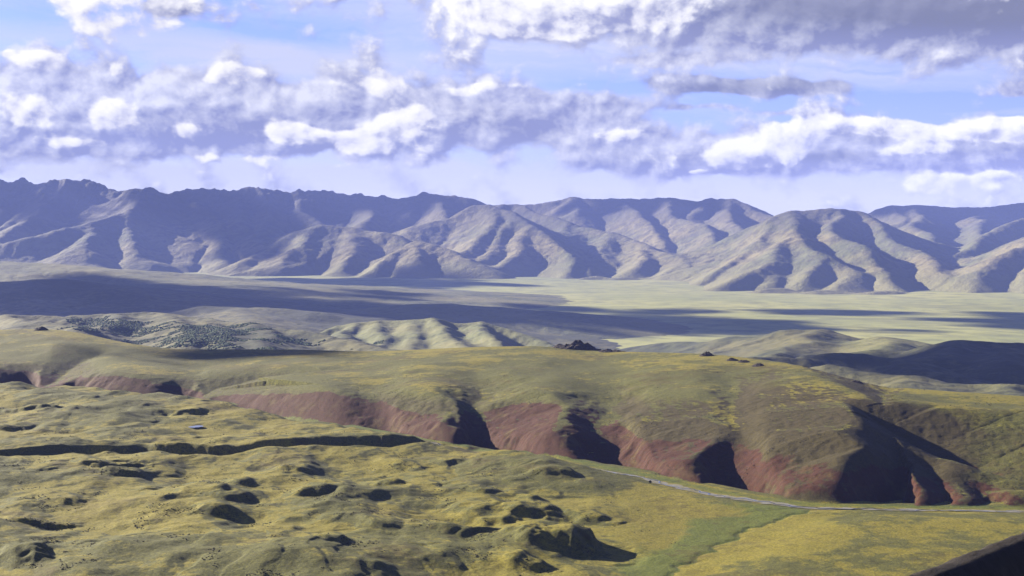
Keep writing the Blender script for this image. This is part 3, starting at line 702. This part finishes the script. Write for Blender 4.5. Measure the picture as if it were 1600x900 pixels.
    zf = zf - 600 * np.where(dr > 0, ss(Y - yb, 15, 500), 0)
    Z = np.where(dr > 0, smax(zf, zh, 2.0) * w + zf * (1 - w), zf)
    return Z, dict(PX=PX, dr=dr, back=back, mor=mor, bank=bank, face=face * w * (dr > 0), gm=gmask, cd=cd, right=right, nb=n_big, nm=n_mid, w=w * (dr > 0), zb=zb, n_fin=n_fin, t=t)

def build_near():
    us = np.linspace(-0.46, 0.46, 880)
    yr = rows((30, 1060, 60), (1060, 1560, 1.9), (1560, 2000, 1.6), (2000, 2700, 3.2), (2700, 3420, 8), (3420, 4600, 40))
    U, Y = np.meshgrid(us, yr); X = U * Y
    Z, f = near_height(X, Y)
    gy = np.gradient(Z, axis=0) / np.gradient(Y, axis=0); gx = np.gradient(Z, axis=1) / np.gradient(X, axis=1)
    slope = np.hypot(gx, gy)
    frac = (Z - 400) / (f['zb'] - 400); rt = col_interp(f['PX'], REDTOP, 1)
    red = f['w'] * ss(slope, .13, .36) * (1 - ss(frac, rt - .22, rt + .14)) * (.56 + .44 * ss(f['PX'], 1260, 1020))
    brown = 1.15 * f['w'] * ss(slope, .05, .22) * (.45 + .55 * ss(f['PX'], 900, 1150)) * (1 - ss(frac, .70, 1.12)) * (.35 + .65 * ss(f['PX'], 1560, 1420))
    veg = np.where(f['w'] > .5, .74 - .26 * ss(f['t'], .55, 1.0) - .2 * ss(f['nb'], .1, .4), .30 + .25 * ss(-gx - gy, .05, .3) + .35 * ss(f['nb'], .0, .35)) - .15 * f['right']
    veg = veg + .25 * ss(slope, .08, .25)
    wet = (1 - ss(f['cd'], 12, 75 + 30 * f['nm'])) * (1 - f['right']) * 1.1 + np.exp(-((f['dr'] - 22) / 16) ** 2) * .8 * (f['dr'] > 0) + ss(f['PX'], 1000, 1120) * (1 - f['right']) * ss(f['dr'], 0, -10) * .42
    td_, _, _, _ = seg(X + 3 * f['n_fin'], Y + 8 * f['nm'], [mz(px, py, 408) + (0,) for px, py in [(1185, 828), (1250, 838), (1330, 858), (1440, 884), (1500, 905)]])
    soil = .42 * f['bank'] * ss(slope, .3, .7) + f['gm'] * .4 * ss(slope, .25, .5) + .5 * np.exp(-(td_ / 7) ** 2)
    owner = (f['w'] > .5).astype(int)
    defs = [('ground', 'hummocky ochre grassland with dark hollows and banks in the foreground', 'ground'),
            ('hill', 'near grassy plateau hill with red earth faces cut by gullies', 'hill')]
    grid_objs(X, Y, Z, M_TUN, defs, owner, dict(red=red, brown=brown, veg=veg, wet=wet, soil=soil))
build_near()

# ------------------------------------------------------------------ river, creek, ponds
def ribbon(name, pts, width, mat, label, z_off, seed, n=260, cross=6):
    P = np.array(pts)[:, :2]
    L = np.concatenate([[0], np.cumsum(np.hypot(*np.diff(P, axis=0).T))])
    s = np.linspace(0, L[-1], n)
    cx, cy = np.interp(s, L, P[:, 0]), np.interp(s, L, P[:, 1])
    tx, ty = np.gradient(cx), np.gradient(cy); l = np.hypot(tx, ty); nx, ny = -ty / l, tx / l
    j = fbm(s, s * 0 + seed, 60, 3, seed); wv = width(s, cx, cy) * (1 + .5 * fbm(s, s * 0 + 5 + seed, 45, 3, seed + 4))
    c = np.linspace(-1, 1, cross)
    X = cx[:, None] + nx[:, None] * (c[None] * wv[:, None] + j[:, None] * 4); Y = cy[:, None] + ny[:, None] * (c[None] * wv[:, None] + j[:, None] * 4)
    Z, _ = near_height(X, Y)
    return grid_objs(X, Y, Z * 0 + (z_off if z_off > 100 else 0) + (Z + z_off if z_off < 100 else 0), mat, [(name, label, 'river' if 'river' in name else 'water')])
def gravel_mat():
    m, t, b, p = new_mat('gravel')
    n1 = noise(t, p, 1 / 9, 5, .6); n2 = noise(t, p, 1 / 2, 4, .6)
    c = mixc(t, n2, (.17, .168, .14), (.31, .30, .255)); c = mixc(t, n1.sm(.48, .62) * .9, c, (.20, .18, .075))
    setc(t, b, c); bump(t, b, n2, .5, .6)
    return m
def water_mat():
    m, t, b, p = new_mat('water', 0.08)
    b.inputs['Base Color'].default_value = (.05, .06, .07, 1); b.inputs['Specular IOR Level'].default_value = .5
    bump(t, b, noise(t, p, 1.2, 3, .5), .05, .4)
    return m
M_GRA, M_WAT = gravel_mat(), water_mat()
ribbon('riverbed', RIVER[1:15], lambda s, x, y: (1.8 + 8 * np.exp(-((x - 255) / 90) ** 2) + 3 * (x > 360)) * (1 + .9 * fbm(s, s * 0 + 2.2, 30, 3, 71)), M_GRA, 'pale grey gravel river bed winding along the foot of the red hill', 0.5, 5, n=900)
ribbon('river', crooked(RIVER[1:15], 7, 77, 500), lambda s, x, y: .8 + .5 * np.exp(-((x - 300) / 130) ** 2), M_WAT, 'narrow grey river running in the gravel bed', 0.75, 9, n=900, cross=3)
def pond(px, py, wpx, label):
    x0, y0 = mz(px, py)
    a = np.linspace(0, 2 * np.pi, 40, endpoint=False)
    w = wpx / F * y0 * .5
    r = w * (1 + .25 * fbm(np.cos(a) * 2 + px, np.sin(a) * 2, 1.0, 2, 8))
    X, Y = x0 + r * np.cos(a), y0 + .9 * r * np.sin(a)
    zz, _ = near_height(np.append(X, x0), np.append(Y, y0))
    z = float(np.median(zz)) + .35
    V = np.stack([np.append(X, x0), np.append(Y, y0), np.full(41, z)], -1)
    Fc = np.array([[i, (i + 1) % 40, 40] for i in range(40)])
    mesh_obj('pond', V, Fc, M_WAT, label, 'pond', 'structure')
pond(302, 668, 30, 'small pale pond below the dark bank at the left')

# ------------------------------------------------------------------ rocks, shrubs, woods
def flat_mat(name, a, b_, size):
    m, t, b, p = new_mat(name)
    n = noise(t, p, 1 / size, 5, .65)
    c = mixc(t, n.sm(.3, .7), a, b_); setc(t, b, c); bump(t, b, n, size * .5, .8)
    return m
M_ROCK = flat_mat('dark rock', (.028, .022, .019), (.075, .058, .046), 6)
M_SHRUB = flat_mat('dwarf shrub', (.022, .024, .010), (.06, .055, .022), 3)
M_WOOD = flat_mat('woodland', (.045, .085, .038), (.10, .145, .065), 14)
def outcrop(px, d, wpx, h, label, peak=.4, seed=0, depth=.6):
    """craggy rock rib: closed mound with broken ledges, standing on the hill"""
    x0 = (px - 800) / F * d; w = wpx / F * d * .5
    n = 34; g = np.linspace(-1, 1, n); A, B = np.meshgrid(g, g)
    X, Y = x0 + A * w, d + B * w * depth
    gz, _ = near_height(X.ravel(), Y.ravel()); gz = gz.reshape(n, n)
    pk = 2 * peak - 1
    r = np.sqrt(np.where(A < pk, (A - pk) / (1 + pk), (A - pk) / (1 - pk)) ** 2 + B * B)
    env = np.clip(1 - r, 0, 1) ** .8
    q = fbm(X, Y, w * .5, 4, 500 + seed, .6); q = q + .25 * np.round(q * 6) / 6
    T = h * (env * (1 + .45 * q) + .22 * np.clip(fbm(X, Y, w * .22, 3, 520 + seed), 0, 1) * ss(env, 0, .3))
    top = np.stack([X, Y, gz + T - .25 * h * (env <= 0)], -1).reshape(-1, 3); bot = np.stack([X, Y, gz - h * .35 - 1], -1).reshape(-1, 3)
    i = np.arange(n * n).reshape(n, n)
    Q = np.stack([i[:-1, :-1], i[:-1, 1:], i[1:, 1:], i[1:, :-1]], -1).reshape(-1, 4)
    Q = Q[(env.ravel() > 0)[Q].any(1)]
    V = np.concatenate([top, bot]); Fq = np.concatenate([Q, Q[:, ::-1] + n * n])
    e = {}
    for f4 in Q.tolist():
        for k in range(4):
            p_, q_ = f4[k], f4[(k + 1) % 4]
            if (q_, p_) in e: del e[(q_, p_)]
            else: e[(p_, q_)] = 1
    side = np.array([(q_, p_, p_ + n * n, q_ + n * n) for p_, q_ in e])
    Fq = np.concatenate([Fq, side])
    used = np.unique(Fq); re = np.zeros(len(V), np.int64); re[used] = np.arange(len(used))
    mesh_obj('rock_outcrop', V[used], re[Fq], M_ROCK, label, 'rock', group='rock outcrops along the crest', smooth=False)
outcrop(908, 2855, 92, 14, 'large black rock outcrop standing above the middle of the plateau crest', .40, 1, .5)
outcrop(957, 2800, 46, 5, 'low dark rubble trailing right of the large black outcrop', .3, 2, .6)
outcrop(1104, 2600, 24, 7, 'dark rock ledge on the rounded crest, right of the big outcrop', .5, 3, .9)
outcrop(1145, 2500, 20, 4, 'thin dark rock band on the lit slope below the crest ledge', .4, 4, 1)
outcrop(1162, 2470, 20, 3.5, 'second small dark rock down the line from the crest ledge', .5, 5, 1)
outcrop(1184, 2400, 20, 4, 'lowest dark rock of the line running down from the crest', .6, 6, 1)
outcrop(64, 3320, 22, 7, 'small dark rock on the skyline of the plateau at the left', .5, 7, .9)
outcrop(1340, 2180, 22, 3, 'brown rock patch on the grassy shoulder at the right', .5, 8, 1)

_ico = None
def blob_mass(name, P, R, Hh, mat, label, cat, seed):
    """many small leafy clumps as one mass: each an uneven eight-sided cone of leaves"""
    rg = np.random.default_rng(seed); n = len(P)
    a = np.arange(5) * 2 * np.pi / 5
    ring = np.stack([np.cos(a), np.sin(a)], -1)
    base = np.concatenate([np.c_[ring * .8, np.full(5, -.15)], np.c_[ring @ np.array([[.81, .59], [-.59, .81]]) * 1.0, np.full(5, .45)], [[0, 0, 1.0]]])
    V = base[None] * (1 + rg.uniform(-.28, .28, (n, 11, 3)))
    V[:, :, :2] *= R[:, None, None]; V[:, :, 2] *= Hh[:, None]
    V = V + P[:, None]
    f = []
    for k in range(5):
        j = (k + 1) % 5
        f += [(k, j, 5 + k), (j, 5 + j, 5 + k), (5 + k, 5 + j, 10)]
    Fc = (np.array(f)[None] + (np.arange(n) * 11)[:, None, None]).reshape(-1, 3)
    mesh_obj(name, V.reshape(-1, 3), Fc, mat, label, cat, 'stuff', smooth=False)
def hill_z(x, y):
    c = hill_field['cell']; fx, fy = (x - hill_field['xs'][0]) / c, (y - hill_field['ys'][0]) / c
    z = bicubic(hill_field['Z'], fx, fy)
    return z + bicubic(hill_field['amp'], fx, fy) * ss(z - plain_z(x, y), 0, 60) * (5.0 * fbm(x, y, 70, 4, 61) + 9 * (.5 - np.abs(fbm(x, y * .6, 240, 3, 64))))
def build_woods():
    rg = np.random.default_rng(4)
    y = rg.uniform(4500, 6700, 60000); px = rg.uniform(60, 600, 60000); x = (px - 800) / F * y
    z = hill_z(x, y); py = HY + (EYE - z) / y * F
    q = fbm(x, y, 260, 3, 88) + .25 * fbm(x, y, 60, 2, 89)
    core = np.exp(-((px - 290) / 90) ** 2 - ((py - 531) / 14) ** 2) + .75 * np.exp(-((px - 340) / 80) ** 2 - ((py - 514) / 7) ** 2) + .55 * np.exp(-((px - 180) / 70) ** 2 - ((py - 505) / 8) ** 2) + .5 * np.exp(-((px - 450) / 60) ** 2 - ((py - 530) / 7) ** 2)
    k = np.where(q + core * 1.0 > .52)[0][:8000]
    P = np.stack([x[k], y[k], z[k]], -1); R = rg.uniform(2.5, 6.5, len(k)); H_ = rg.uniform(2, 4.5, len(k))
    blob_mass('woodland', P, R, H_, M_WOOD, 'dark green scrub woodland on the broken hill behind the plateau', 'woodland', 5)
build_woods()
def build_shrubs():
    rg = np.random.default_rng(9)
    y = 1080 + 1500 * rg.uniform(0, 1, 90000) ** 1.5; px = rg.uniform(-120, 1300, 90000); x = (px - 800) / F * y
    z, f = near_height(x, y)
    q = fbm(x, y, 55, 3, 93) + .5 * fbm(x, y, 14, 2, 94) + .35 * f['bank'] - .6 * (px > 960)
    k = np.where((q > .55) & (f['dr'] < -12) & (f['cd'] > 5))[0][:9000]
    y2 = 1560 + 1500 * rg.uniform(0, 1, 60000) ** 1.4; x2 = (rg.uniform(-120, 1700, 60000) - 800) / F * y2
    z2, f2 = near_height(x2, y2)
    q2 = fbm(x2, y2, 70, 3, 96) + .6 * fbm(x2, y2, 18, 2, 97) + .5 * f2['gm'] + .25 * f2['face']
    k2 = np.where((q2 > .62) & (f2['dr'] > 25))[0][:5000]
    x, y, z = np.r_[x[k], x2[k2]], np.r_[y[k], y2[k2]], np.r_[z[k], z2[k2]]; k = np.arange(len(x))
    R = rg.uniform(.35, .95, len(k)); P = np.stack([x[k], y[k], z[k] - .05], -1)
    blob_mass('low_shrubs', P, R, R * rg.uniform(.5, 1.0, len(k)), M_SHRUB, 'scattered dark dwarf shrubs over the foreground and the near hill', 'shrubs', 6)
build_shrubs()
def lone_bush():
    x, y = mz(1016, 754, 402); z, _ = near_height(np.array([x]), np.array([y])); z = float(z[0])
    rg = np.random.default_rng(3); V = []; Fc = []
    for k in range(7):                                          # stems
        a = k * .9; b0 = len(V); tip = (x + 1.2 * math.cos(a), y + 1.2 * math.sin(a), z + 2.6)
        V += [(x - .08, y, z - .2), (x + .08, y, z - .2), (x, y + .1, z - .2), tip]; Fc += [(b0, b0 + 1, b0 + 3), (b0 + 1, b0 + 2, b0 + 3), (b0 + 2, b0, b0 + 3)]
    stems = mesh_obj('stems', np.array(V), np.array(Fc), M_SHRUB, None, smooth=False)
    n = 260; c = rg.normal(0, 1, (n, 3)); c = c / np.linalg.norm(c, axis=1)[:, None] * rg.uniform(.4, 1, (n, 1)) * np.array([1.7, 1.7, 1.5])
    d1 = rg.normal(0, .35, (n, 3)); d2 = rg.normal(0, .35, (n, 3)); o_ = np.array([x, y, z + 2.2])
    V = np.stack([c - d1, c + d1, c + d2], 1).reshape(-1, 3) + o_
    leaves = mesh_obj('foliage', V, np.arange(n * 3).reshape(-1, 3), M_SHRUB, None, smooth=False)
    e = bpy.data.objects.new('bush', None); COL.objects.link(e)
    e['label'] = 'lone dark bush at the left end of the wide gravel river bed'; e['category'] = 'bush'
    stems.parent = e; leaves.parent = e
lone_bush()

# ------------------------------------------------------------------ dark spur in the near right corner
def build_spur():
    m, t, b, p = new_mat('dark scree')
    n = noise(t, p, 1 / 3, 7, .7)
    c = mixc(t, n, (.012, .010, .008), (.05, .04, .03)); setc(t, b, c); bump(t, b, n, 1.0, .8)
    C = [at(1290, 942, 190), at(1404, 899, 205), at(1502, 862, 225), at(1595, 826, 245), at(1750, 775, 285), at(1900, 720, 330)]
    s = np.linspace(0, 5, 220); C = np.array(C); k = np.arange(6)
    cx, cy, cz = (np.interp(s, k, C[:, i]) for i in range(3))
    off = np.linspace(-60, 70, 130)                            # negative towards the viewer
    X = cx[:, None] + off[None] * .5 * -1 * .4; Y = cy[:, None] + off[None] * .9
    Zr = cz[:, None] - np.where(off < 0, 1.15 * -off, .55 * off)[None] - 2.0 * np.exp(-(off / 2.5) ** 2)[None]
    Zr = Zr + .55 * fbm(X, Y, 7, 4, 200) * ss(np.abs(off), 0, 6)[None] + .10 * fbm(X, Y, 5, 4, 203)
    grid_objs(X, Y, Zr, m, [('hillside', 'near black hillside cutting across the lower right corner', 'hillside')])
build_spur()

# ------------------------------------------------------------------ clouds to the left that cast the shadows on the land
def cloud_mat():
    m = bpy.data.materials.new('cloud'); m.use_nodes = True; t = m.node_tree; t.nodes.clear()
    d = t.nodes.new('ShaderNodeBsdfDiffuse'); d.inputs[0].default_value = (.92, .92, .93, 1)
    tr = t.nodes.new('ShaderNodeBsdfTranslucent'); tr.inputs[0].default_value = (.9, .9, .92, 1)
    mx = t.nodes.new('ShaderNodeMixShader'); mx.inputs[0].default_value = .3
    t.links.new(d.outputs[0], mx.inputs[1]); t.links.new(tr.outputs[0], mx.inputs[2])
    tp = t.nodes.new('ShaderNodeBsdfTransparent'); m2 = t.nodes.new('ShaderNodeMixShader')      # cloud thins out at its edge
    t.links.new(attr(t, 'thick').sm(0.0, .30).s, m2.inputs[0]); t.links.new(tp.outputs[0], m2.inputs[1]); t.links.new(mx.outputs[0], m2.inputs[2]); mx = m2
    o = t.nodes.new('ShaderNodeOutputMaterial'); t.links.new(mx.outputs[0], o.inputs[0])
    return m
M_CLOUD = cloud_mat()
def cloud(gx, gy, gz, rx, ry, alt, seed, label, thr=0.0, rot=0.0):
    """a flat-based cumulus whose shadow falls round (gx, gy, gz)"""
    Lm = (alt - gz) / SUN[2]
    cx, cy = gx + SUN[0] * Lm, gy + SUN[1] * Lm
    n = 110
    g = np.linspace(-1.25, 1.25, n); A, B = np.meshgrid(g, g)
    ca, sa = math.cos(rot), math.sin(rot)
    lx, ly = A * rx, B * ry
    X, Y = cx + lx * ca - ly * sa, cy + lx * sa + ly * ca
    sz = 0.55 * min(rx, ry) + 0.15 * max(rx, ry)
    dens = 1 - np.sqrt(A * A + B * B) + 0.12 + .55 * fbm(X, Y, sz, 5, 300 + seed, .55) - thr
    T = np.sqrt(np.clip(dens, 0, 1)) * min(200, .2 * min(rx, ry)) * (1 + .35 * fbm(X, Y, sz * .3, 4, 400 + seed))
    keep = dens > 0
    i = np.arange(n * n).reshape(n, n)
    Q = np.stack([i[:-1, :-1], i[:-1, 1:], i[1:, 1:], i[1:, :-1]], -1).reshape(-1, 4)
    Q = Q[keep.ravel()[Q].any(1)]
    top = np.stack([X, Y, alt + T], -1).reshape(-1, 3); bot = np.stack([X, Y, alt - T * .22 - 1], -1).reshape(-1, 3)
    V = np.concatenate([top, bot]); Fq = np.concatenate([Q, Q[:, ::-1] + n * n])
    used = np.unique(Fq); re = np.zeros(len(V), np.int64); re[used] = np.arange(len(used))
    mesh_obj('cloud', V[used], re[Fq], M_CLOUD, label, 'cloud', attrs=dict(thick=np.tile(dens.ravel(), 2)[used]), group='clouds drifting over the left of the valley')
def ground_pt(px, py, z=0.0):
    d = F * (EYE - z) / (py - HY); return (px - 800) / F * d, d, z
def shade(px0, px1, py0, py1, alt, seed, label, z=0.0, thr=0.0):
    a = ground_pt(px0, py1, z); b = ground_pt(px1, py0, z); c = ground_pt((px0 + px1) / 2, (py0 * .6 + py1 * .4), z)
    ym = (a[1] + b[1]) / 2
    rx = (px1 - px0) / F * ym / 2
    cloud((px0 + px1 - 1600) / 2 / F * ym, ym, z, rx, abs(b[1] - a[1]) / 2, alt, seed, label, thr)
shade(-300, 960, 474, 532, 4200, 1, 'broad cloud whose shadow darkens the plain behind the wooded hill')
shade(520, 1330, 499, 523, 4200, 2, 'long cloud shading the plain behind the black outcrop')
shade(260, 800, 439, 451, 5200, 3, 'thin cloud shading the strip of plain at the foot of the rounded foothills')
shade(1165, 1400, 483, 493, 5600, 4, 'small cloud casting the lens-shaped shadow on the bright right plain')
shade(1480, 1900, 488, 518, 5600, 5, 'cloud casting the shadow on the plain at the right edge')
def shade3(px, py, d, rx, ry, alt, seed, what):
    x, y, z = at(px, py, d); cloud(x, y, z, rx, ry, alt, seed, what)
shade3(-60, 300, 27200, 2700, 1700, 9000, 6, 'high cloud darkening the jagged range at the left edge')
shade3(350, 330, 25300, 1300, 1800, 9000, 7, 'high cloud darkening the range right of the lit tan spur')
shade3(560, 308, 27400, 1900, 850, 9000, 8, 'high cloud darkening the skyline left of the middle')
shade3(1450, 556, 5000, 820, 1150, 3500, 9, 'low cloud keeping the dark hills at the right in shade')
shade3(390, 556, 3050, 260, 130, 2600, 10, 'small low cloud shading the left back of the plateau')
shade3(60, 455, 11000, 1300, 900, 4500, 11, 'cloud darkening the low blue hill at the left edge')
shade3(1000, 305, 28300, 2300, 700, 9000, 12, 'high cloud darkening the flat-topped mountain')
shade3(1500, 318, 26500, 2300, 900, 9000, 13, 'high cloud darkening the far ridge on the right skyline')

# ------------------------------------------------------------------ haze
def build_haze():
    x0, x1, y0, y1, z0, z1 = -20000, 20000, -2000, 34000, -170, 1990
    V = np.array([(x, y, z) for z in (z0, z1) for y in (y0, y1) for x in (x0, x1)], float)
    Fq = np.array([(0, 2, 3, 1), (4, 5, 7, 6), (0, 1, 5, 4), (2, 6, 7, 3), (0, 4, 6, 2), (1, 3, 7, 5)])
    m = bpy.data.materials.new('haze'); m.use_nodes = True; t = m.node_tree; t.nodes.clear()
    v = t.nodes.new('ShaderNodeVolumePrincipled')
    v.inputs['Color'].default_value = (.30, .39, .96, 1); v.inputs['Density'].default_value = 1.3e-5; v.inputs['Anisotropy'].default_value = 0.0
    o = t.nodes.new('ShaderNodeOutputMaterial'); t.links.new(v.outputs[0], o.inputs['Volume'])
    mesh_obj('haze', V, Fq, m, 'thin blue haze filling the valley air', 'haze', 'stuff', smooth=False)
build_haze()
print('SCRIPT', time.time() - T0)
